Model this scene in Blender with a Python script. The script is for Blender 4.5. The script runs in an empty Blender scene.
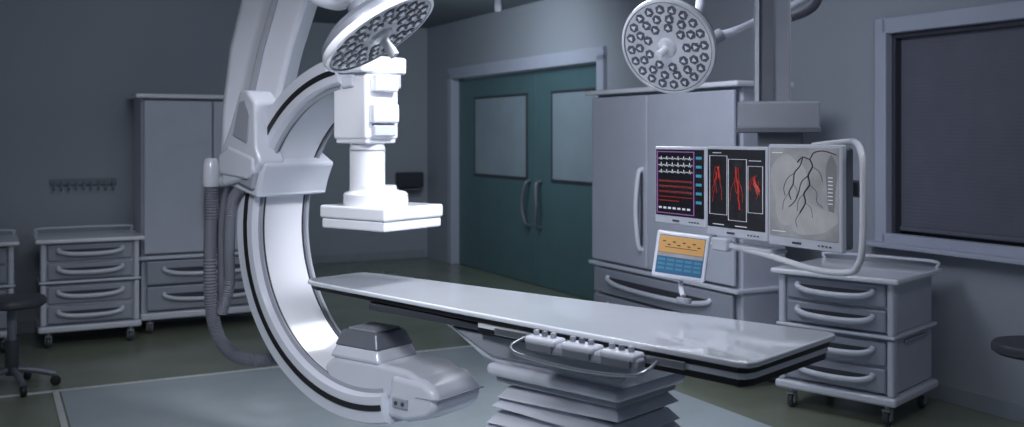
import bpy, bmesh, math, random
from mathutils import Vector, Matrix, Quaternion
random.seed(4)
H=1.6; F=1000.0; HOR=135.0
def P(px,py,Z): return Vector(((px-512)/F*Z, Z, H-(py-HOR)/F*Z))
sc=bpy.context.scene
sc.view_settings.view_transform='Standard'
sc.view_settings.look='None'

# ---------------------------------------------------------------- materials
def mat(name,col,rough=.45,metal=0,emit=0,var=.06,scale=6,bump=0,coat=0):
    m=bpy.data.materials.new(name); m.use_nodes=True
    nt=m.node_tree; b=nt.nodes['Principled BSDF']
    b.inputs['Roughness'].default_value=rough; b.inputs['Metallic'].default_value=metal
    b.inputs['Coat Weight'].default_value=coat
    tc=nt.nodes.new('ShaderNodeTexCoord'); n=nt.nodes.new('ShaderNodeTexNoise')
    n.inputs['Scale'].default_value=scale; n.inputs['Detail'].default_value=5
    nt.links.new(tc.outputs['Object'],n.inputs['Vector'])
    r=nt.nodes.new('ShaderNodeValToRGB')
    r.color_ramp.elements[0].position=.3; r.color_ramp.elements[1].position=.7
    a=[max(0,c*(1-var)) for c in col]; c2=[min(1,c*(1+var)) for c in col]
    r.color_ramp.elements[0].color=(*a,1); r.color_ramp.elements[1].color=(*c2,1)
    nt.links.new(n.outputs['Fac'],r.inputs['Fac'])
    nt.links.new(r.outputs['Color'],b.inputs['Base Color'])
    if emit:
        nt.links.new(r.outputs['Color'],b.inputs['Emission Color']); b.inputs['Emission Strength'].default_value=emit
    if bump:
        bp=nt.nodes.new('ShaderNodeBump'); bp.inputs['Strength'].default_value=bump; bp.inputs['Distance'].default_value=.01
        n2=nt.nodes.new('ShaderNodeTexNoise'); n2.inputs['Scale'].default_value=scale*12
        nt.links.new(tc.outputs['Object'],n2.inputs['Vector'])
        nt.links.new(n2.outputs['Fac'],bp.inputs['Height']); nt.links.new(bp.outputs['Normal'],b.inputs['Normal'])
    return m
M={}
M['wall']=mat('wall_paint',(.40,.435,.495),.7,var=.03,scale=1.2,bump=.05)
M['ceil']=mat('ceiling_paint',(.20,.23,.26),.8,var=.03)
M['floor']=mat('floor_vinyl_olive',(.22,.25,.19),.22,var=.10,scale=2.5)
M['inlay']=mat('floor_vinyl_grey',(.44,.51,.55),.20,var=.07,scale=2)
M['stripe']=mat('floor_stripe',(.66,.70,.70),.35)
M['trim']=mat('trim_paint',(.52,.56,.68),.45,var=.03)
M['base']=mat('baseboard',(.33,.37,.42),.5)
M['white']=mat('white_enamel',(.86,.88,.95),.18,var=.015,coat=.5)
M['white2']=mat('white_plastic',(.65,.68,.77),.24,var=.02,coat=.35)
M['top']=mat('table_carbon_white',(.78,.82,.90),.08,var=.02,coat=1)
M['grey']=mat('grey_plastic',(.34,.36,.42),.42,var=.04)
M['mid']=mat('mid_grey_metal',(.20,.215,.26),.38,metal=.25)
M['dark']=mat('dark_grey',(.055,.06,.075),.4)
M['black']=mat('black_rubber',(.012,.013,.017),.45)
M['metal']=mat('brushed_steel',(.5,.52,.57),.28,metal=.9)
M['teal']=mat('door_teal',(.10,.19,.21),.4,var=.06,scale=3)
M['glassl']=mat('frosted_glass',(.33,.41,.47),.25,var=.08,scale=2)
M['hose']=mat('hose_grey',(.18,.19,.235),.5)
M['cab']=mat('cabinet_laminate',(.54,.57,.665),.28,var=.03,coat=.25)
M['drawer']=mat('drawer_front',(.34,.365,.435),.32,var=.03)
M['pod']=mat('lamp_pod_grey',(.11,.12,.155),.35)
M['hook']=mat('fixture_grey',(.24,.27,.31),.5)
def em(n,c,s=1,var=.01,scale=6): M[n]=mat(n,c,.3,emit=s,var=var,scale=scale)
em('scr_black',(.006,.006,.009),.3); em('scr_grey',(.20,.205,.22),.5,.28,7)
em('scr_red',(.34,.025,.018),.7); em('scr_dred',(.22,.02,.015),.6); em('scr_white',(.55,.58,.65),.45); em('scr_purple',(.30,.12,.36),.4)
em('scr_cyan',(.05,.26,.38),.4); em('scr_orange',(.42,.235,.085),.4); em('scr_blue',(.03,.10,.20),.35); em('scr_lgrey',(.26,.265,.28),.5,.12,12)
em('scr_key',(.05,.17,.27),.35)
em('scr_dgrey',(.13,.135,.145),.4,.15,10)
em('led',(.62,.68,.78),.25)
M['scr_ink']=mat('angiogram_ink',(.025,.025,.03),.5)
M['scr_ink2']=mat('angiogram_ink_faint',(.10,.10,.11),.5)
m=mat('roller_blind_fabric',(.145,.155,.20),.5); M['blind']=m
nt=m.node_tree; wv=nt.nodes.new('ShaderNodeTexWave'); wv.bands_direction='Z'; wv.inputs['Scale'].default_value=14; wv.inputs['Distortion'].default_value=0
bp=nt.nodes.new('ShaderNodeBump'); bp.inputs['Strength'].default_value=.12; bp.inputs['Distance'].default_value=.004
tc=nt.nodes.new('ShaderNodeTexCoord'); nt.links.new(tc.outputs['Object'],wv.inputs['Vector']); nt.links.new(wv.outputs['Fac'],bp.inputs['Height']); nt.links.new(bp.outputs['Normal'],nt.nodes['Principled BSDF'].inputs['Normal'])

# ---------------------------------------------------------------- helpers
def empty(name,loc,yaw=0,rot=None):
    e=bpy.data.objects.new(name,None); sc.collection.objects.link(e)
    e.empty_display_size=.1
    e.location=loc; e.rotation_euler=rot if rot else (0,0,yaw); return e
def finish(name,me,parent,m,loc=(0,0,0),rot=(0,0,0),bev=0,sharp=35,seg=3):
    o=bpy.data.objects.new(name,me); sc.collection.objects.link(o)
    if isinstance(m,str): m=M[m]
    me.materials.append(m)
    for p in me.polygons: p.use_smooth=True
    if bev>0:
        b=o.modifiers.new('bevel','BEVEL'); b.width=bev; b.segments=seg; b.limit_method='ANGLE'; b.angle_limit=math.radians(32); b.harden_normals=True
    else:
        me.set_sharp_from_angle(angle=math.radians(sharp))
    if parent: o.parent=parent
    o.location=loc
    if isinstance(rot,Quaternion): o.rotation_mode='QUATERNION'; o.rotation_quaternion=rot
    else: o.rotation_euler=rot
    return o
def mesh(name,v,f):
    me=bpy.data.meshes.new(name); me.from_pydata([tuple(x) for x in v],[],f)
    bm=bmesh.new(); bm.from_mesh(me); bmesh.ops.recalc_face_normals(bm,faces=bm.faces); bm.to_mesh(me); bm.free()
    return me
def boxvf(c,s,off=0):
    x,y,z=[k/2 for k in s]
    v=[(c[0]+i*x,c[1]+j*y,c[2]+k*z) for i in(-1,1) for j in(-1,1) for k in(-1,1)]
    f=[(0,1,3,2),(4,6,7,5),(0,4,5,1),(2,3,7,6),(0,2,6,4),(1,5,7,3)]
    return v,[tuple(a+off for a in q) for q in f]
def box(name,par,m,c,s,bev=.006,rot=(0,0,0)):
    v,f=boxvf((0,0,0),s); bev=min(bev,min(s)*.45)
    return finish(name,mesh(name,v,f),par,m,c,rot,bev)
def boxes(name,par,m,lst,bev=0):
    V=[];Fc=[]
    for c,s in lst:
        v,f=boxvf(c,s,len(V)); V+=v; Fc+=f
    return finish(name,mesh(name,V,Fc),par,m,bev=bev)
def frustum(name,par,m,c,s0,s1,h,bev=.01,rot=(0,0,0),shift=(0,0)):
    v=[]
    for z,(a,b),(dx,dy) in((0,s0,(0,0)),(h,s1,shift)):
        v+=[(-a/2+dx,-b/2+dy,z),(a/2+dx,-b/2+dy,z),(a/2+dx,b/2+dy,z),(-a/2+dx,b/2+dy,z)]
    f=[(0,3,2,1),(4,5,6,7)]+[(i,(i+1)%4,4+(i+1)%4,4+i) for i in range(4)]
    return finish(name,mesh(name,v,f),par,m,c,rot,bev)
def lathe(name,par,m,prof,c=(0,0,0),rot=(0,0,0),seg=40,sx=1,sy=1,sharp=35):
    V=[];Fc=[];n=len(prof)
    for i in range(seg):
        a=2*math.pi*i/seg
        for r,z in prof: V.append((max(r,1e-4)*math.cos(a)*sx,max(r,1e-4)*math.sin(a)*sy,z))
    for i in range(seg):
        j=(i+1)%seg
        for k in range(n-1): Fc.append((i*n+k,j*n+k,j*n+k+1,i*n+k+1))
    Fc.append(tuple(i*n for i in range(seg))[::-1]); Fc.append(tuple(i*n+n-1 for i in range(seg)))
    return finish(name,mesh(name,V,Fc),par,m,c,rot,sharp=sharp)
def cyl(name,par,m,c,r,h,rot=(0,0,0),seg=28,bev=.004,r2=None):
    r2=r if r2 is None else r2; b=min(bev,h*.4,min(r,r2)*.5)
    return lathe(name,par,m,[(r-b,-h/2),(r-b*.3,-h/2+b*.3),(r,-h/2+b),(r2,h/2-b),(r2-b*.3,h/2-b*.3),(r2-b,h/2)],c,rot,seg)
def prism(name,par,m,pts,z0,z1,c=(0,0,0),rot=(0,0,0),bev=.006,seg=3):
    n=len(pts); v=[(x,y,z0) for x,y in pts]+[(x,y,z1) for x,y in pts]
    f=[tuple(range(n))[::-1],tuple(range(n,2*n))]+[(i,(i+1)%n,n+(i+1)%n,n+i) for i in range(n)]
    return finish(name,mesh(name,v,f),par,m,c,rot,bev,seg=seg)
XZ=(math.pi/2,0,0) # maps local (x,y,z)->(x,-z,y)
def catmull(pts,n=8):
    pts=[Vector(p) for p in pts]
    if len(pts)<3:
        return [pts[0].lerp(pts[1],i/n) for i in range(n+1)]
    e=[pts[0]*2-pts[1]]+pts+[pts[-1]*2-pts[-2]]; out=[]
    for i in range(1,len(e)-2):
        a,b,c,d=e[i-1:i+3]
        for k in range(n):
            t=k/n
            out.append(.5*((2*b)+(c-a)*t+(2*a-5*b+4*c-d)*t*t+(3*b-a-3*c+d)*t**3))
    out.append(e[-2]); return out
def tubevf(pts,r,n=8,seg=12,rib=0,off=0,smooth=True,flat=None):
    p=catmull(pts,n) if smooth else [Vector(q) for q in pts]
    V=[];Fc=[]; t0=(p[1]-p[0]).normalized()
    up=Vector((0,0,1)) if abs(t0.z)<.9 else Vector((1,0,0))
    nrm=t0.cross(up).normalized()
    for i,q in enumerate(p):
        t=(p[min(i+1,len(p)-1)]-p[max(i-1,0)]).normalized()
        nrm=(nrm-t*nrm.dot(t)).normalized(); bi=t.cross(nrm)
        rr=r(i/(len(p)-1)) if callable(r) else r
        if rib and i%2: rr*=1-rib
        for k in range(seg):
            a=2*math.pi*k/seg; V.append(q+nrm*math.cos(a)*rr+bi*math.sin(a)*rr)
    for i in range(len(p)-1):
        for k in range(seg):
            Fc.append((off+i*seg+k,off+i*seg+(k+1)%seg,off+(i+1)*seg+(k+1)%seg,off+(i+1)*seg+k))
    Fc.append(tuple(off+k for k in range(seg))[::-1]); Fc.append(tuple(off+(len(p)-1)*seg+k for k in range(seg)))
    return V,Fc
def tube(name,par,m,pts,r,n=8,seg=12,rib=0,smooth=True):
    V,Fc=tubevf(pts,r,n,seg,rib,0,smooth); return finish(name,mesh(name,V,Fc),par,m,sharp=60)
def tubes(name,par,m,lst,seg=6,n=5):
    V=[];Fc=[]
    for pts,r in lst:
        v,f=tubevf(pts,r,n,seg,0,len(V)); V+=v; Fc+=f
    return finish(name,mesh(name,V,Fc),par,m,sharp=60)
def arcs(name,par,m,prof,a0,a1,n=72,bev=0):
    V=[];Fc=[];k=len(prof)
    for i in range(n+1):
        a=math.radians(a0+(a1-a0)*i/n)
        for r,y in prof: V.append((r*math.cos(a),y,r*math.sin(a)))
    for i in range(n):
        for j in range(k): Fc.append((i*k+j,i*k+(j+1)%k,(i+1)*k+(j+1)%k,(i+1)*k+j))
    Fc.append(tuple(range(k))); Fc.append(tuple(n*k+j for j in range(k))[::-1])
    return finish(name,mesh(name,V,Fc),par,m,bev=bev,sharp=35)

# ---------------------------------------------------------------- room
WD=Vector((-.463,.886,0)).normalized()    # back wall, pointing away
E1=Vector((.886,.463,0)).normalized()     # across the room
YB=math.atan2(-WD.y,-WD.x); YL=math.atan2(E1.y,E1.x)
W0=Vector((2.73,5.78,0))
CT=8.3; CO=W0+WD*CT
def tof(px):
    k=(px-512)/F
    return (W0.x-k*W0.y)/(k*WD.y-WD.x)
def xof(px): return CT-tof(px)
CH=3.0
def wall(name,o,yaw,x0,x1,ops=[]):
    xs=sorted({x0,x1,*[a for q in ops for a in q[:2]]}); zs=sorted({0,CH,*[a for q in ops for a in q[2:]]})
    l=[]
    for a,b in zip(xs,xs[1:]):
        for c,d in zip(zs,zs[1:]):
            if any(q[0]<=a and b<=q[1] and q[2]<=c and d<=q[3] for q in ops): continue
            l.append((((a+b)/2,.08,(c+d)/2),(b-a,.16,d-c)))
    w=boxes(name,None,'wall',l); w.location=o; w.rotation_euler=(0,0,yaw); return w
dx0,dx1=xof(452),xof(603); wx0=xof(886); wx1=wx0+2.3; DH=2.36
wz0,wz1=.95,2.28
wall('wall_back',CO,YB,0,CT+2.6,[(dx0,dx1,0,DH),(wx0,wx1,wz0,wz1)])
LW=Vector((-3.5,8.3,0)); LE=LW+E1*1.63
wall('wall_left',LE,YL,-6,0)
import numpy as np
A=np.array([[WD.x,E1.x],[WD.y,E1.y]]); rhs=np.array([CO.x-LE.x,CO.y-LE.y]); rr,ss=np.linalg.solve(A,rhs)
wall('wall_alcove',LE+WD*rr,YB,.0,rr-.16)
wall('wall_far',CO,YL,-ss,0)
fl=boxes('floor',None,'floor',[((0,5.5,-.05),(18,19,.1))])
ce=boxes('ceiling',None,'ceil',[((0,6.6,CH+.05),(18,17,.1))])
# floor inlay
FC=Vector((-2.81,6.23,0))
inl=empty('floor_inlay',FC,YL)
box('inlay_panel',inl,'inlay',(1.7,-2.9,.002),(3.4,5.8,.004),0)
box('border_far',inl,'stripe',(1.45,.03,.0025),(3.9,.035,.005),0)
box('border_left',inl,'stripe',(-.5,-2.9,.0025),(.07,6.9,.005),0)
box('border_outer',inl,'stripe',(-.03,-2.9,.0025),(.035,5.8,.005),0)
def bb(name,o,yaw,x0,x1):
    e=box(name,None,'base',(0,0,0),(x1-x0,.015,.1),.003); e.location=Vector(o)+Matrix.Rotation(yaw,3,'Z')@Vector(((x0+x1)/2,-.009,.05)); e.rotation_euler=(0,0,yaw)
bb('baseboard_back',CO,YB,dx1+.14,CT+2.4); bb('baseboard_left',LE,YL,-5.8,0); bb('baseboard_far',CO,YL,-ss+.1,-.03)
# door
d=empty('door_1',CO,YB)
fw=.12
boxes('frame',d,'trim',[((dx0-.0+fw/2-.06,0.02,DH/2),(fw,.12,DH)),((dx1-fw/2+.06,0.02,DH/2),(fw,.12,DH)),(((dx0+dx1)/2,0.02,DH+.0),(dx1-dx0+fw,.12,.14))],bev=.008)
sp=xof(531); lx0=dx0+.07; lx1=dx1-.07; lz=DH-.08
for i,(a,b) in enumerate(((lx0,sp-.006),(sp+.006,lx1))):
    box('leaf_%d'%(i+1),d,'teal',((a+b)/2,.09,lz/2+.005),(b-a,.05,lz),.006)
    w=(b-a)
    ga,gb=(a+w*.24,b-w*.10) if i==0 else (a+w*.26,b-w*.08)
    gz0,gz1=1.13,2.04
    boxes('glazing_bead_%d'%(i+1),d,'dark',[(((ga+gb)/2,.062,gz0),(gb-ga+.04,.02,.03)),(((ga+gb)/2,.062,gz1),(gb-ga+.04,.02,.03)),((ga,.062,(gz0+gz1)/2),(.03,.02,gz1-gz0)),((gb,.062,(gz0+gz1)/2),(.03,.02,gz1-gz0))],bev=.003)
    box('glass_%d'%(i+1),d,'glassl',((ga+gb)/2,.06,(gz0+gz1)/2),(gb-ga,.012,gz1-gz0),.001)
    hx=sp-.13 if i==0 else sp+.11; q=-1 if i==0 else 1
    tube('handle_%d'%(i+1),d,'mid',[(hx,.06,.62),(hx,.0,.66),(hx+q*.04,-.02,.85),(hx,.0,1.07),(hx,.06,1.11)],.02)
# window with roller blind
w=empty('window_1',CO,YB)
cx=(wx0+wx1)/2; ww=wx1-wx0
boxes('frame',w,'trim',[((wx0-.01,-.01,(wz0+wz1)/2),(.09,.07,wz1-wz0+.14)),((wx1+.01,-.01,(wz0+wz1)/2),(.09,.07,wz1-wz0+.14)),((cx,-.01,wz1+.015),(ww,.07,.1)),((cx,-.01,wz0-.015),(ww,.07,.08))],bev=.008)
box('sill',w,'trim',(cx,-.06,wz0-.045),(ww+.22,.12,.03),.008)
boxes('inner_frame',w,'dark',[((wx0+.05,.05,(wz0+wz1)/2),(.03,.08,wz1-wz0-.06)),((cx,.05,wz1-.05),(ww-.1,.08,.03))],bev=.003)
box('roller_blind',w,'blind',(cx,.07,(wz0+wz1)/2+.03),(ww-.06,.012,wz1-wz0-.08),.002)
box('blind_bottom_bar',w,'mid',(cx,.065,wz0+.055),(ww-.08,.025,.03),.008)
box('window_glass',w,'dark',(cx,.14,(wz0+wz1)/2),(ww,.012,wz1-wz0),0)
def onleft(px,py):
    k=(px-512)/F
    s=(k*LW.y-LW.x)/(E1.x-k*E1.y); p=LW+E1*s; return s-1.63, H-(py-HOR)/F*p.y
e=empty('wall_hook_rail',LE,YL)
xa,za=onleft(50,185); xb,_=onleft(116,183)
box('rail',e,'hook',((xa+xb)/2,-.012,za+.02),(xb-xa,.024,.05),.006)
for i in range(9):
    x=xa+(xb-xa)*(i+.5)/9
    tube('hook_%d'%i,e,'hook',[(x,-.02,za+.02),(x,-.05,za),(x,-.055,za-.03),(x,-.04,za-.04)],.009,5,8)
e=empty('wall_dispenser',CO,YL)
box('body',e,'dark',(-.28,-.08,1.02),(.34,.16,.20),.02); box('tray',e,'mid',(-.28,-.1,.90),(.26,.18,.025),.008)

# ---------------------------------------------------------------- carts & cabinets
def caster(par,x,y,i,r=.045):
    cyl('caster_stem_%d'%i,par,'metal',(x,y,.105),.014,.05)
    boxes('caster_fork_%d'%i,par,'grey',[((x,y,.088),(.045,.05,.012)),((x-.021,y+.01,.062),(.006,.035,.06)),((x+.021,y+.01,.062),(.006,.035,.06))],bev=.002)
    cyl('caster_wheel_%d'%i,par,'dark',(x,y+.012,r),r,.03,(0,math.pi/2,0),24,.008)
    cyl('caster_hub_%d'%i,par,'white2',(x,y+.012,r),r*.5,.034,(0,math.pi/2,0),20)
def drawer(par,x0,x1,z0,z1,yf,i):
    cx=(x0+x1)/2; cz=(z0+z1)/2; w=x1-x0; h=z1-z0
    box('drawer_%d'%i,par,'drawer',(cx,yf,cz),(w-.012,.03,h-.014),.014)
    n=10; pts=[(-w*.36+w*.72*k/n, h*.17) for k in range(n+1)]
    low=[(w*.36-w*.72*k/n, h*.10-h*.30*math.sin(math.pi*k/n)**.5) for k in range(n+1)]
    prism('drawer_recess_%d'%i,par,'dark',pts+low,.0,.004,(cx,yf-.0145,cz),XZ,bev=0)
    pp=[(cx-w*.37,yf-.012,cz+h*.20),(cx-w*.355,yf-.035,cz+h*.08),(cx-w*.24,yf-.05,cz-h*.04),(cx,yf-.054,cz-h*.08),(cx+w*.24,yf-.05,cz-h*.04),(cx+w*.355,yf-.035,cz+h*.08),(cx+w*.37,yf-.012,cz+h*.20)]
    tube('drawer_pull_%d'%i,par,'white2',pp,.017,6,10)
def cart(name,loc,yaw,w=.68,dp=.55,ht=.82):
    e=empty(name,loc,yaw)
    for i,(x,y) in enumerate(((.06,.06),(w-.06,.06),(.06,dp-.07),(w-.06,dp-.07))): caster(e,x,y,i)
    box('base_frame',e,'white2',(w/2,dp/2,.145),(w+.03,dp+.02,.05),.018)
    hs=(ht-.03-.17)/2; k=0
    for lvl in range(2):
        z0=.17+lvl*hs+(.02 if lvl else 0); z1=.17+(lvl+1)*hs
        box('carcass_%d'%lvl,e,'cab',(w/2,dp/2+.015,(z0+z1)/2),(w-.04,dp-.05,z1-z0-.01),.012)
        if lvl: box('dividing_ledge',e,'white2',(w/2,dp/2,z0-.005),(w+.015,dp+.01,.02),.008)
        mid=(z0+z1)/2
        for a,b in((z0+.008,mid),(mid,z1-.006)):
            drawer(e,.045,w-.045,a,b,.03,k); k+=1
        for x in(.022,w-.022):
            box('corner_post_%d_%d'%(lvl,x>.1),e,'white2',(x,.035,(z0+z1)/2),(.04,.06,z1-z0),.015)
    box('side_groove',e,'grey',(w-.012,dp*.55,ht*.55),(.012,dp*.5,.02),.004)
    box('worktop',e,'white',(w/2,dp/2,ht-.015),(w+.07,dp+.06,.032),.014)
    tube('worktop_rail',e,'white2',[(0,dp,ht+.0),(0,dp-.0,ht+.035),(w*.3,dp,ht+.04),(w*.7,dp,ht+.04),(w,dp,ht+.035),(w,dp,ht)],.01,6,8)
    return e
def tallcab(name,loc,yaw,w,dp,ht=1.94,split=.5,hz=(.82,1.23),two=True):
    e=empty(name,loc,yaw)
    for i,(x,y) in enumerate(((.07,.07),(w-.07,.07),(.07,dp-.07),(w-.07,dp-.07))): caster(e,x,y,i,.05)
    box('plinth',e,'white2',(w/2,dp/2,.15),(w+.02,dp+.02,.06),.018)
    box('carcass',e,'cab',(w/2,dp/2+.02,(.17+ht-.03)/2),(w,dp-.04,ht-.2),.012)
    box('cornice',e,'white',(w/2,dp/2-.01,ht-.018),(w+.1,dp+.08,.036),.014)
    box('mid_ledge',e,'white2',(w/2,dp/2-.005,.62),(w+.05,dp+.05,.03),.01)
    sx=w*split
    for i,(a,b) in enumerate(((.015,sx-.004),(sx+.004,w-.015))):
        box('door_leaf_%d'%i,e,'cab',((a+b)/2,-.005,(.645+ht-.05)/2),(b-a,.03,ht-.05-.655),.012)
        if i==1 and not two: continue
        q=-1 if i==0 else 1; x=sx+q*.055
        z0,z1=hz
        tube('door_handle_%d'%i,e,'white' if not two else 'mid',[(x,-.015,z0),(x,-.055,z0+.04),(x+q*.012,-.07,(z0+z1)/2),(x,-.055,z1-.04),(x,-.015,z1)],.017,6,10)
        tube('door_handle_painted_shade_%d'%i,e,'dark',[(x,-.021,z0+.03),(x,-.021,z1-.03)],.012,4,8)  # solid dark bar standing in for the shade behind the handle
    k=0
    for a,b in((.19,.395),(.395,.60)):
        drawer(e,.03,w-.03,a,b,-.003,k); k+=1
    return e
YT=math.atan2(-.68,.73)
cart('drawer_cart',(1.56,5.88,0),YT,.69,.62,.82)
cart('drawer_cart',(LW+E1*-.41+Vector((.463,-.886,0))*.78),YL,.70,.55)
cart('drawer_cart',(LW+E1*-1.28+Vector((.463,-.886,0))*.80),YL,.70,.55)
tallcab('tall_medical_cabinet',(Vector((1.46,6.15,0))+WD*1.80),YB,1.69,.40,1.94,split=.44,hz=(.78,1.36),two=False)
tallcab('tall_medical_cabinet',(LW+E1*.33+Vector((.463,-.886,0))*.57),YL,1.1,.5,1.93)

# ---------------------------------------------------------------- stools
def stool(name,loc,h,r):
    e=empty(name,loc,.4)
    lathe('seat',e,'dark',[(0,h-.055),(r*.9,h-.055),(r,h-.04),(r,h-.015),(r*.95,h),(0,h+.004)],seg=40)
    cyl('column',e,'mid',(0,0,h/2+.02),.028,h-.15); cyl('sleeve',e,'dark',(0,0,.2),.04,.22)
    for i in range(5):
        a=i*2*math.pi/5; c,s=math.cos(a),math.sin(a)
        tube('foot_%d'%i,e,'mid',[(0,0,.13),(c*.14,s*.14,.105),(c*.25,s*.25,.075)],.02,5,8)
        cyl('foot_wheel_%d'%i,e,'black',(c*.25,s*.25,.032),.032,.03,(math.pi/2,0,a),16)
stool('swivel_stool',(-.500*6.3,6.3,0),.575,.2)
stool('swivel_stool',(.525*4.8,4.8,0),.60,.2)

# ---------------------------------------------------------------- patient table
T0=Vector((-.89,4.99,0)); T1=Vector((.945,3.30,0)); td=(T1-T0).normalized(); TL=(T1-T0).length
TY=math.atan2(td.y,td.x)
t=empty('examination_table',T0,TY)
def tabpts(i=0,x0=0,hw0=.195,hw1=.32,x1=None):
    x1=TL if x1 is None else x1
    f=lambda x:hw0+(hw1-hw0)*min(1,x/(TL*.95))
    pts=[(x0+i,-(f(x0)-.05-i)),(x0+i+.03,-(f(x0)-.015-i)),(x0+.12,-(f(x0+.12)-i)),(TL*.5,-(f(TL*.5)-i)),(x1-.05,-(f(x1)-i)),(x1-.012-i,-(f(x1)-.014-i)),(x1-i,-(f(x1)-.05-i))]
    return pts+[(a,-b) for a,b in reversed(pts)]
prism('tabletop',t,'top',tabpts(),.878,.90,bev=.008)
prism('tabletop_underlayer',t,'black',tabpts(.014),.858,.879,bev=.003)
prism('tabletop_lower_shell',t,'white',tabpts(.020,x0=1.9),.838,.859,bev=.008)
prism('tabletop_end_bumper',t,'black',tabpts(.024,x0=1.55),.815,.839,bev=.006)
box('slide_frame',t,'black',(1.45,0,.838),(1.85,.40,.035),.008)
for sy in(-1,1):
    box('slide_rail_%d'%(sy+1),t,'dark',(1.4,sy*.215,.836),(1.7,.025,.03),.006)
prism('carriage_housing',t,'white2',[(.95,.825),(1.05,.79),(1.22,.705),(1.30,.69),(1.90,.69),(1.98,.72),(2.05,.825)],-.19,.19,rot=XZ,bev=.02)
prism('carriage_rib',t,'grey',[(1.05,.81),(1.28,.72),(1.92,.72),(1.98,.81)],-.205,.205,rot=XZ,bev=.012)
pc=1.605
box('pedestal_cap',t,'white2',(pc-.01,0,.672),(.66,.44,.05),.022)
box('pedestal_cap_lower',t,'grey',(pc-.01,0,.635),(.60,.38,.03),.01)
z=.62
for i in range(9):
    L_=.60+.024*i; W=.40+.014*i; dz=.052; z1=z-dz
    frustum('bellows_fold_%d'%i,t,'white2',(pc-.01*i,0,z1),(L_,W),(L_-.075,W-.075),dz-.006,.006,(0,math.radians(1.5*(1 if i%2 else -1)),0))
    box('bellows_gap_%d'%i,t,'dark',(pc-.01*i,0,z1-.002),(L_-.085,W-.085,.02),.003)
    z=z1
box('pedestal_foot',t,'white2',(pc-.08,0,z/2),(1.0,.62,z),.03)
ye=lambda x:-(.195+.125*min(1,x/(TL*.95)))
cpy=ye(1.8)-.045
box('accessory_rail',t,'metal',(1.83,cpy+.028,.852),(.85,.012,.026),.003)
box('control_body',t,'grey',(1.86,cpy-.008,.842),(.50,.06,.042),.016)
for i in range(3):
    x=1.69+i*.17
    box('control_module_%d'%i,t,'white2',(x,cpy-.01,.862),(.145,.075,.03),.013)
    for k in range(3):
        cyl('control_knob_%d_%d'%(i,k),t,'grey' if k!=1 else 'mid',(x-.04+.04*k,cpy-.012,.885),.011,.022)
    box('control_face_%d'%i,t,'mid',(x,cpy-.046,.842),(.12,.012,.03),.005)
tube('control_guard',t,'metal',[(1.56,cpy+.02,.85),(1.56,cpy-.05,.83),(1.62,cpy-.07,.81),(1.86,cpy-.075,.80),(2.08,cpy-.07,.81),(2.15,cpy-.05,.83),(2.15,cpy+.02,.85)],.006,6,8)

# ---------------------------------------------------------------- C-arm
COX,COY=-.61,4.69
CA=math.atan2(-.6,.8)
c=empty('c_arm_x_ray_machine',(COX,COY,0),CA)
cz=1.135
cc=bpy.data.objects.new('c_arc_pivot',None); sc.collection.objects.link(cc); cc.parent=c; cc.location=(0,0,cz)
B=.185; RO=.845; RI=.705; A0_,A1_=98,284
arcs('arc_band',cc,'white2',[(RI,-B+.02),(RI,B-.02),(RI+.012,B),(RO-.015,B),(RO,B-.03),(RO,-B+.03),(RO-.015,-B),(RI+.012,-B)],A0_,A1_,110)
arcs('arc_inner_panel',cc,'white',[(RI-.008,-.12),(RI-.008,.12),(RI+.002,.12),(RI+.002,-.12)],A0_+3,A1_-2,110)
for s in(-1,1):
    arcs('arc_side_track_%d'%(s+1),cc,'black',[(RI+.048,s*(B+.004)),(RI+.074,s*(B+.004)),(RI+.074,s*(B-.01)),(RI+.048,s*(B-.01))],A0_+1,A1_-1,110)
    arcs('arc_inner_lip_%d'%(s+1),cc,'grey',[(RI-.018,s*.140),(RI-.018,s*.150),(RI+.002,s*.155),(RI+.002,s*.135)],A0_+2,A1_-1,110)
    arcs('arc_inner_seam_%d'%(s+1),cc,'dark',[(RI-.010,s*.130),(RI-.010,s*.124),(RI+.002,s*.124),(RI+.002,s*.130)],A0_+2,A1_-1,110)
arcs('arc_outer_track',cc,'dark',[(RO-.003,-.06),(RO-.003,.06),(RO+.006,.06),(RO+.006,-.06)],A0_+2,A1_-2,96)
arcs('arc_end_cap_top',cc,'white2',[(RI-.02,-B+.02),(RI-.02,B-.02),(RO-.01,B-.02),(RO-.01,-B+.02)],92,99,6,bev=.02)
# detector column
mx=-.065
box('detector_mast',c,'white',(mx,-.04,1.745),(.215,.22,.33),.014)
box('detector_mast_head',c,'white',(mx,-.04,1.925),(.25,.30,.08),.014)
box('detector_mast_step_1',c,'white',(mx+.12,-.04,1.84),(.05,.15,.08),.012)
box('detector_mast_step_2',c,'white',(mx+.12,-.04,1.70),(.04,.17,.09),.012)
box('detector_mast_step_3',c,'white2',(mx+.115,-.04,1.62),(.03,.14,.05),.008)
box('detector_mast_foot',c,'white',(mx,-.04,1.575),(.20,.2,.03),.01)
lathe('detector_neck',c,'white',[(0,1.33),(.085,1.33),(.083,1.36),(.083,1.54),(.078,1.57),(0,1.57)],(mx+.01,-.04,0))
lathe('detector_neck_ring',c,'grey',[(0,1.525),(.0845,1.525),(.0845,1.533),(0,1.533)],(mx+.01,-.04,0))
lathe('detector_flare',c,'white',[(0,1.275),(.150,1.275),(.153,1.29),(.15,1.325),(.14,1.335),(.10,1.345),(.095,1.365),(0,1.365)],(-.02,-.02,0))
box('detector_housing',c,'white',(0,0,1.245),(.42,.40,.060),.012)
box('detector_plate',c,'white',(0,0,1.192),(.405,.385,.046),.010)
box('detector_seam',c,'grey',(0,0,1.215),(.397,.377,.008),.002)
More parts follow.
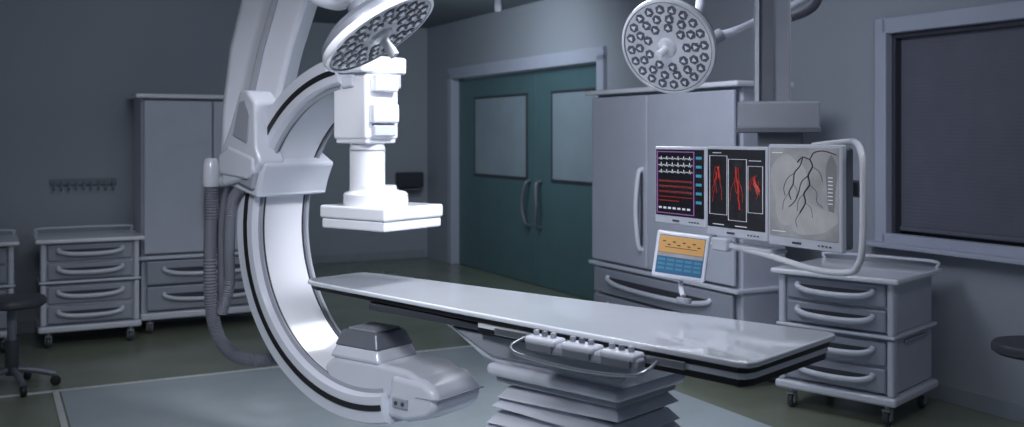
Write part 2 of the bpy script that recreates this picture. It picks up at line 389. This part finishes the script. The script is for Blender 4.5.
# tube assembly, nested inside the lower arc
prism('tube_cradle',c,'white2',[(-.20,.44),(-.08,.42),(.12,.42),(.36,.44),(.42,.47),(.40,.52),(.30,.565),(.05,.575),(-.16,.57),(-.24,.52)],-.15,.15,rot=XZ,bev=.035,seg=5)
prism('tube_end_cap',c,'white2',[(.17,.34),(.30,.335),(.43,.37),(.48,.42),(.47,.49),(.40,.535),(.20,.545)],-.16,.16,rot=XZ,bev=.045,seg=6)
box('tube_end_groove',c,'grey',(.42,-.0,.46),(.125,.325,.006),.002)
box('tube_bolt_plate',c,'grey',(.27,-.163,.42),(.09,.012,.045),.005)
for k in range(2): cyl('tube_bolt_%d'%k,c,'dark',(.25+.04*k,-.171,.42),.009,.01,(math.pi/2,0,0),16)
frustum('collimator',c,'white2',(-.03,-.02,.56),(.34,.28),(.27,.24),.07,.025)
frustum('collimator_window_housing',c,'mid',(-.03,-.02,.62),(.28,.25),(.22,.20),.075,.012)
box('collimator_face',c,'grey',(-.03,-.02,.698),(.18,.16,.010),.003)
# carriage collar on the arc
arcs('carriage_collar',cc,'white2',[(.645,-.225),(.645,.225),(.90,.225),(.90,-.225)],150,166,14,bev=.025)
arcs('carriage_cheek',cc,'grey',[(.67,-.25),(.67,-.21),(.86,-.21),(.86,-.25)],153,163,10,bev=.012)
prism('carriage_shroud',c,'white2',[(-.86,1.34),(-.62,1.40),(-.56,1.47),(-.59,1.54),(-.60,1.76),(-.66,1.82),(-.72,1.82),(-.80,1.64),(-.87,1.52)],.10,.26,rot=XZ,bev=.02)
prism('carriage_shroud_panel',c,'grey',[(-.76,1.60),(-.65,1.56),(-.635,1.70),(-.67,1.77),(-.71,1.76)],.262,.268,rot=XZ,bev=.002)
prism('carriage_front_arm',c,'white2',[(-.87,1.40),(-.66,1.38),(-.60,1.42),(-.60,1.49),(-.80,1.55),(-.88,1.50)],.20,.27,rot=XZ,bev=.02)
Rz=Matrix.Rotation(CA,4,'Z'); Mi=(Matrix.Translation((COX,COY,0))@Rz).inverted()
def L(px,py,Z): return Mi@P(px,py,Z)
def beam(name,par,m,stations,bev=.03):
    V=[];Fc=[]
    for (px,py,Z,w,dp) in stations:
        q=L(px,py,Z)
        ax=Mi.to_3x3()@Vector((1,0,0)); ay=Mi.to_3x3()@Vector((0,1,0))
        for a,b in((-1,-1),(1,-1),(1,1),(-1,1)): V.append(q+ax*a*w/2+ay*b*dp/2)
    n=len(stations)
    for i in range(n-1):
        for k in range(4): Fc.append((i*4+k,i*4+(k+1)%4,(i+1)*4+(k+1)%4,(i+1)*4+k))
    Fc.append((0,1,2,3)); Fc.append(tuple(n*4-4+k for k in range(4)))
    return finish(name,mesh(name,V,Fc),par,m,bev=bev)
beam('suspension_arm',c,'white2',[(244,205,5.45,.14,.2),(248,170,5.45,.24,.28),(256,110,5.45,.30,.3),(267,50,5.45,.34,.3),(281,0,5.45,.36,.3),(300,-60,5.45,.36,.3),(305,-115,5.45,.36,.3)])
beam('suspension_arm_panel',c,'grey',[(242,150,5.285,.03,.03),(250,100,5.285,.03,.03),(261,50,5.285,.03,.03),(275,0,5.285,.03,.03),(293,-60,5.285,.03,.03)],.005)
q=L(305,-122,5.45); box('ceiling_rail_trolley',c,'mid',(q.x,q.y,2.94),(.55,.5,.1),.02)
box('swivel_hub',c,'grey',tuple(L(250,190,5.40)),(.26,.26,.14),.04)
hz=5.15
def Lp(l): return [L(*q) for q in l]
tube('hose_main',c,'hose',Lp([(211,180,hz),(211,215,hz),(210,260,hz),(211,300,hz),(216,330,hz),(230,352,hz),(252,360,hz),(278,358,5.2)]),.036,26,14,rib=.14)
tube('hose_second',c,'hose',Lp([(250,188,5.0),(238,192,5.0),(231,210,5.02),(229,250,5.05),(229,285,5.1),(222,312,5.14)]),.030,26,14,rib=.14)
tube('hose_third',c,'hose',Lp([(232,180,5.2),(225,200,5.2),(221,230,5.2),(222,262,5.2),(222,300,5.2)]),.024,22,12,rib=.12)
q=L(211,172,hz); lathe('hose_cap',c,'white2',[(0,.075),(.03,.07),(.042,.045),(.045,-.06),(.04,-.075),(0,-.075)],tuple(q))
tube('hose_bracket',c,'white2',Lp([(211,180,hz),(225,182,5.2),(250,180,5.3)]),.03,6,10)

# ---------------------------------------------------------------- surgical lamps
def lamp(name,ctr,nrm,R,path,spin=0,sy=1.0):
    nrm=Vector(nrm).normalized(); q=nrm.to_track_quat('Z','Y')@Quaternion((0,0,1),spin)
    e=empty(name,ctr)
    h=bpy.data.objects.new('head',None); sc.collection.objects.link(h); h.parent=e; h.rotation_mode='QUATERNION'; h.rotation_quaternion=q
    lathe('shell',h,'mid',[(0,-.085),(R*.35,-.083),(R*.75,-.065),(R*.95,-.032),(R,0),(R*.985,.018),(R*.94,.024),(R*.9,.014),(0,.012)],seg=56,sy=sy)
    lathe('face',h,'white2',[(0,.013),(R*.9,.013),(R*.9,.018),(0,.02)],seg=56,sy=sy)
    V=[];Fc=[];V2=[];F2=[]
    for ring,(rr,n) in enumerate(((.79,20),(.60,14),(.42,9))):
        for i in range(n):
            a=2*math.pi*(i+.5*(ring%2))/n; x,y=rr*R*math.cos(a),rr*R*math.sin(a)*sy
            for (VV,FF,r0,z0,z1,ns) in((V,Fc,R*.098,.017,.024,6),(V2,F2,R*.050,.0235,.029,3)):
                o=len(VV)
                for z in(z0,z1):
                    for k in range(ns): VV.append((x+r0*math.cos(2*k*math.pi/ns+a),y+r0*math.sin(2*k*math.pi/ns+a),z))
                FF.append(tuple(o+ns+k for k in range(ns)))
                for k in range(ns): FF.append((o+k,o+(k+1)%ns,o+ns+(k+1)%ns,o+ns+k))
    finish('led_pods',mesh('led_pods',V,Fc),h,'pod'); finish('led_lenses',mesh('led_lenses',V2,F2),h,'led')
    lathe('rim',h,'white',[(R*.93,.0),(R*1.0,-.005),(R*1.015,.006),(R*1.0,.022),(R*.95,.026),(R*.93,.02)],seg=56,sy=sy)
    lathe('handle',h,'white',[(0,.02),(R*.20,.02),(R*.17,.035),(.022,.045),(.018,.06),(.021,.10),(.019,.12),(0,.125)],seg=24)
    lathe('hub',h,'mid',[(0,-.14),(.05,-.14),(.06,-.12),(.06,-.06),(0,-.06)],seg=24)
    b=q@Vector((0,0,-.13))
    pts=[b]+[Vector(p)-Vector(ctr) for p in path]
    tube('arm',e,'white2',pts,.024,8,12)
    top=pts[-1]; cyl('ceiling_mount',e,'white2',(top.x,top.y,CH-ctr[2]-.05),.10,.10)
    return e
c1=P(378,31,3.9); lamp('surgical_lamp',c1,(.55,-.12,-.80),.265,[P(352,0,4.1),P(335,5,4.3),P(305,-10,4.4),P(290,-60,4.4),Vector((-.98,4.4,3.0))],sy=.92)
c2=P(669,46,5.0); lamp('surgical_lamp',c2,(-.54,-.68,-.44),.265,[P(700,5,5.35),P(690,-40,5.4),Vector((.9,5.4,2.7)),Vector((.9,5.4,3.0))],spin=.6,sy=.94)
c3=P(497,-10,5.6); lamp('surgical_lamp',c3,(.05,.1,-1),.26,[P(497,-60,5.6),P(520,-90,5.6),Vector((.1,5.6,3.0))])
e=empty('ceiling_spring_arm',P(770,10,5.3))
o=P(770,10,5.3)
tube('arm',e,'white2',[P(716,36,5.2)-o,P(735,31,5.2)-o,P(760,20,5.3)-o,P(800,2,5.3)-o,P(840,-25,5.3)-o],.022,8,12)
tube('joint',e,'grey',[P(712,40,5.2)-o,P(722,34,5.2)-o],.035,4,12)
tube('coiled_cable',e,'hose',[P(790,18,5.1)-o,P(806,12,5.1)-o,P(817,2,5.1)-o,P(822,-20,5.1)-o],.024,22,10,rib=.3)
tube('drop_tube',e,'white2',[P(840,-25,5.3)-o,P(845,-60,5.3)-o,Vector((P(845,-60,5.3).x,5.3,3.0))-o],.03,6,10)

# ---------------------------------------------------------------- monitor bank
A0=Vector((.725,5.0,0)); A1=Vector((1.315,3.93,0)); md=(A1-A0).normalized(); ML=(A1-A0).length
MY=math.atan2(md.y,md.x)
m=empty('ceiling_monitor_bank',A0,MY)
MM=(Matrix.Translation(A0)@Matrix.Rotation(MY,4,'Z')).inverted()
mons=[(0,.395,1.165,1.545),(.405,.81,1.140,1.55),(.82,ML+.01,1.135,1.562)]
for i,(a,b,z0,z1) in enumerate(mons):
    y0=-.01*i
    box('monitor_shell_%d'%i,m,'mid',((a+b)/2,.035+y0,(z0+z1)/2),(b-a-.01,.05,z1-z0-.02),.015)
    box('monitor_bezel_%d'%i,m,'white2',((a+b)/2,0+y0,(z0+z1)/2),(b-a-.004,.03,z1-z0),.008)
    box('monitor_back_%d'%i,m,'grey',((a+b)/2,.08+y0,(z0+z1)/2),((b-a)*.5,.06,(z1-z0)*.5),.02)
    sa,sb,s0,s1=a+.015,b-.015,z0+.042,z1-.015
    box('monitor_screen_%d'%i,m,'scr_grey' if i==2 else 'scr_black',((sa+sb)/2,-.0155+y0,(s0+s1)/2),(sb-sa,.004,s1-s0),.001)
    boxes('monitor_buttons_%d'%i,m,'dark',[((b-.06-.02*k,-.016+y0,z0+.02),(.01,.003,.006)) for k in range(4)]+[((a+.17,-.016+y0,z0+.02),(.05,.003,.008))])
    Y=-.0185+y0
    def S(u,v,y=0): return Vector((sa+(sb-sa)*u,Y-y,s0+(s1-s0)*v))
    def rect(u0,v0,u1,v1,y=0):
        p,q=S(u0,v0),S(u1,v1); return ((p+q)/2+Vector((0,-y,0)),(abs(q.x-p.x),.002,abs(q.z-p.z)))
    if i==0:
        boxes('ecg_border',m,'scr_purple',[rect(.03,.03,.042,.97),rect(.80,.03,.812,.97),rect(.03,.958,.812,.97),rect(.03,.03,.812,.042)])
        lines=[];red=[]
        for r,(v,amp) in enumerate(((.86,.035),(.76,.045),(.66,.04))):
            pts=[]
            for k in range(49):
                u=.06+.72*k/48
                hgt={0:0,1:.15,2:0,3:-.3,4:1.0,5:-.5,6:0,7:.25}[k%8]
                pts.append(S(u,v+amp*hgt))
            lines.append((pts,.0016))
        for r,v in enumerate((.50,.42,.34)):
            pts=[S(.06+.72*k/60,v+.035*abs(math.sin(k*.65))) for k in range(61)]; red.append((pts,.0018))
        tubes('ecg_traces',m,'scr_white',lines,4,1); tubes('pressure_traces',m,'scr_dred',red,4,1)
        boxes('red_band',m,'scr_dred',[rect(.06,.28,.78,.29),rect(.06,.22,.5,.232)])
        boxes('vitals_blocks',m,'scr_cyan',[rect(.85,.86-.13*k,.96,.90-.13*k) for k in range(6)])
        boxes('status_row',m,'scr_white',[rect(.07+.1*k,.10,.13+.1*k,.13) for k in range(7)])
    if i==1:
        fr=[]
        for (u0,v0,u1,v1) in((.04,.16,.36,.92),(.38,.10,.70,.88),(.72,.22,.97,.80)):
            w_=.006
            fr+=[rect(u0,v0,u0+w_,v1),rect(u1-w_,v0,u1,v1),rect(u0,v1-.005,u1,v1),rect(u0,v0,u1,v0+.005)]
        fr+=[rect(.1,.03,.3,.04),rect(.5,.03,.7,.04),rect(.1,.95,.25,.96),rect(.74,.86,.94,.868)]
        boxes('panel_frames',m,'scr_white',fr)
        T=[];T2=[]
        rnd=random.Random(7)
        for cu,vt,vb in((.20,.80,.30),(.53,.80,.25),(.85,.70,.35)):
            hh=vt-vb
            for br in range(9):
                u=cu+rnd.uniform(-.05,.05); v=vt-rnd.uniform(0,.35)*hh; pts=[S(u,v)]
                du=rnd.uniform(-.03,.03)
                for k in range(rnd.randint(3,6)):
                    u+=du+rnd.uniform(-.02,.02); v-=hh*rnd.uniform(.07,.15); u=max(cu-.11,min(cu+.10,u)); pts.append(S(u,v))
                (T if br<3 else T2).append((pts,rnd.uniform(.0022,.0038) if br<3 else rnd.uniform(.001,.002)))
        tubes('vessel_volume',m,'scr_red',T,6,3); tubes('vessel_branches',m,'scr_dred',T2,5,3)
    if i==2:
        def blob(name,mt,cu,cv,ru,rv,ph,yy):
            V=[];n=40
            for k in range(n):
                a=2*math.pi*k/n; q=1+.12*math.sin(3*a+ph)+.06*math.sin(5*a)
                u=min(.99,max(.01,cu+ru*math.cos(a)*q)); v=min(.99,max(.01,cv+rv*math.sin(a)*q)); V.append(S(u,v)+Vector((0,yy,0)))
            finish(name,mesh(name,V,[tuple(range(n))]),m,mt)
        blob('angiogram_lung_field','scr_lgrey',.28,.55,.25,.40,.4,.0009)
        blob('angiogram_heart_shadow','scr_lgrey',.62,.22,.34,.17,1.2,.0006)
        blob('angiogram_spine_shadow','scr_dgrey',.90,.62,.07,.33,0,.0007)
        T=[([S(.97,.93),S(.80,.97),S(.66,.95),S(.60,.88),S(.50,.90),S(.42,.84)],.0022),
           ([S(.60,.88),S(.64,.80),S(.58,.70),S(.60,.60),S(.52,.50),S(.54,.40),S(.46,.28)],.0030),
           ([S(.50,.90),S(.46,.80),S(.38,.72),S(.36,.60),S(.30,.50),S(.33,.42)],.0024),
           ([S(.58,.70),S(.48,.62),S(.44,.50),S(.38,.40),S(.30,.34)],.0018)]
        T2=[([S(.38,.72),S(.28,.66),S(.22,.55),S(.24,.46)],.0015),
           ([S(.60,.60),S(.70,.52),S(.70,.42),S(.78,.36)],.0014),
           ([S(.64,.80),S(.74,.74),S(.78,.64)],.0014),
           ([S(.52,.50),S(.44,.42),S(.42,.30)],.0013),([S(.36,.60),S(.42,.52),S(.40,.44)],.001),
           ([S(.30,.50),S(.22,.40),S(.20,.30)],.001),([S(.54,.40),S(.62,.34),S(.64,.24)],.001),([S(.46,.28),S(.40,.20),S(.42,.12)],.0012)]
        tubes('angiogram_vessels',m,'scr_ink',T,6,4); tubes('angiogram_fine_vessels',m,'scr_ink2',T2,5,4)
        boxes('angiogram_annotations',m,'scr_white',[rect(.86,.40+.04*k,.92,.41+.04*k) for k in range(8)]+[rect(.04,.94,.2,.948),rect(.04,.05,.25,.058)])
def LM(px,py,Z): return MM@P(px,py,Z)
def mbox(name,mt,px,py0,py1,Z,w,dp,bev=.01):
    q0=LM(px,py0,Z); q1=LM(px,py1,Z); return box(name,m,mt,((q0.x+q1.x)/2,(q0.y+q1.y)/2,(q0.z+q1.z)/2),(w,dp,abs(q0.z-q1.z)),bev,(0,0,-MY-.25))
mbox('column_main','grey',772,-155,106,4.6,.16,.12)
mbox('column_front_panel','mid',768,-150,104,4.53,.05,.02,.004)
mbox('column_edge','white2',757,-150,104,4.55,.02,.05,.006)
mbox('column_edge_right','white2',789,-150,104,4.57,.015,.05,.006)
mbox('column_head_box','grey',778,102,131,4.6,.36,.26,.012)
mbox('column_head_lip','mid',778,127,133,4.6,.37,.27,.006)
mbox('column_lower_stub','grey',780,131,190,4.6,.20,.14,.012)
q=LM(775,200,4.6)
box('crossbar',m,'mid',(ML/2,.16,1.38),(ML*.9,.05,.07),.012)
for i,(a,b,z0,z1) in enumerate(mons): box('vesa_arm_%d'%i,m,'dark',((a+b)/2,.13,1.38),(.06,.06,.06),.008)
box('crossbar_link',m,'dark',(q.x,(q.y+.16)/2,1.36),(.10,abs(q.y-.16)+.1,.10),.01)
tube('guard_loop',m,'white',[Vector((.95,.10,1.555)),Vector((ML-.06,.07,1.572)),Vector((ML+.02,.03,1.568)),Vector((ML+.075,-.005,1.54)),Vector((ML+.10,-.02,1.48)),Vector((ML+.10,-.02,1.30)),Vector((ML+.095,-.02,1.16)),Vector((ML+.075,-.02,1.10)),Vector((ML+.03,-.02,1.065)),Vector((ML-.15,-.02,1.055)),Vector((.8,-.02,1.085)),Vector((.45,0,1.115)),Vector((.40,.06,1.20))],.014,10,12)
box('keyboard_shelf',m,'white2',(.62,.02,1.10),(.42,.10,.02),.006)
box('barcode_reader',m,'white2',(.52,-.03,1.105),(.10,.04,.06),.01)

# touch panel on the table
tp=P(681,256,3.95); e=empty('touch_control_panel',tp,rot=(math.radians(-12),math.radians(5),math.radians(-24)))
box('bezel',e,'white2',(0,0,0),(.215,.022,.185),.01); box('back',e,'grey',(0,.02,0),(.15,.03,.12),.012)
box('screen',e,'scr_blue',(0,-.0115,0),(.185,.003,.152),.001)
boxes('screen_title',e,'scr_orange',[((0,-.0135,.040),(.182,.002,.066))])
boxes('screen_title_band',e,'scr_grey',[((0,-.0135,-.002),(.182,.002,.014))])
boxes('screen_marks',e,'scr_ink',[((-.07+.02*k,-.015,.05-.012*(k%2)),(.012,.002,.004)) for k in range(8)]+[((0,-.015,.028),(.13,.002,.002))])
boxes('screen_keys',e,'scr_key',[((-.072+.036*a,-.0135,-.022-.017*b),(.028,.002,.010)) for a in range(5) for b in range(3)])
tube('stand',e,'white2',[(0,.03,-.03),(.0,.045,-.09),(.015,.02,-.13),(.03,.0,-.155)],.011,6,10)
cyl('stand_foot',e,'grey',(.035,.0,-.17),.03,.02)

# ---------------------------------------------------------------- lights
def area(name,loc,tgt,size,pw,col,spread=180):
    l=bpy.data.lights.new(name,'AREA'); l.energy=pw; l.size=size; l.color=col; l.spread=math.radians(spread)
    o=bpy.data.objects.new(name,l); sc.collection.objects.link(o); o.location=loc
    o.rotation_euler=(Vector(tgt)-Vector(loc)).to_track_quat('-Z','Y').to_euler(); return o
area('table_key_light',(.1,3.3,2.95),(.1,4.0,.8),.8,18,(.9,.93,1),110)  # added key light over the table, no fixture there
area('front_key_light',(-1.0,2.3,2.9),(-.75,4.7,1.0),.8,19,(.92,.94,1),80)  # unseen key light added in front, aimed at the C-arm
area('gantry_key_light',(.5,4.2,2.95),(-1.1,5.0,.7),.6,17,(.92,.94,1),80)  # added to brighten the inside of the C, not a room lamp
area('ceiling_light_rear',(.35,6.2,2.95),(.1,4.3,.9),.9,16,(.9,.93,1),120)
area('cabinet_fill_light',(.2,5.2,2.95),(1.3,7.2,1.1),.9,24,(.84,.88,1),130)  # added light to lift the tall cabinet, source unseen
area('alcove_fill_light',(-.6,9.3,2.9),(-.2,11.5,1.0),1.2,32,(.80,.9,1))  # added fill for the far walls and doors
area('ceiling_light_left',(-2.2,6.3,2.95),(-3,8,.3),1.0,12,(.82,.9,1))
area('ceiling_light_right',(2.0,3.6,2.95),(2.3,5.8,.8),.9,15,(.84,.88,1))
wd=bpy.data.worlds.new('World'); sc.world=wd; wd.use_nodes=True
wd.node_tree.nodes['Background'].inputs[0].default_value=(.58,.66,.85,1); wd.node_tree.nodes['Background'].inputs[1].default_value=.15

# ---------------------------------------------------------------- camera
cd=bpy.data.cameras.new('camera'); cam=bpy.data.objects.new('camera',cd); sc.collection.objects.link(cam)
cam.location=(0,0,H); cam.rotation_euler=(math.pi/2,0,0)
cd.sensor_width=36; cd.sensor_fit='HORIZONTAL'; cd.lens=36*F/1024; cd.shift_y=-(213.5-HOR)/1024
cd.dof.use_dof=True; cd.dof.focus_distance=4.3; cd.dof.aperture_fstop=2.2
sc.camera=cam
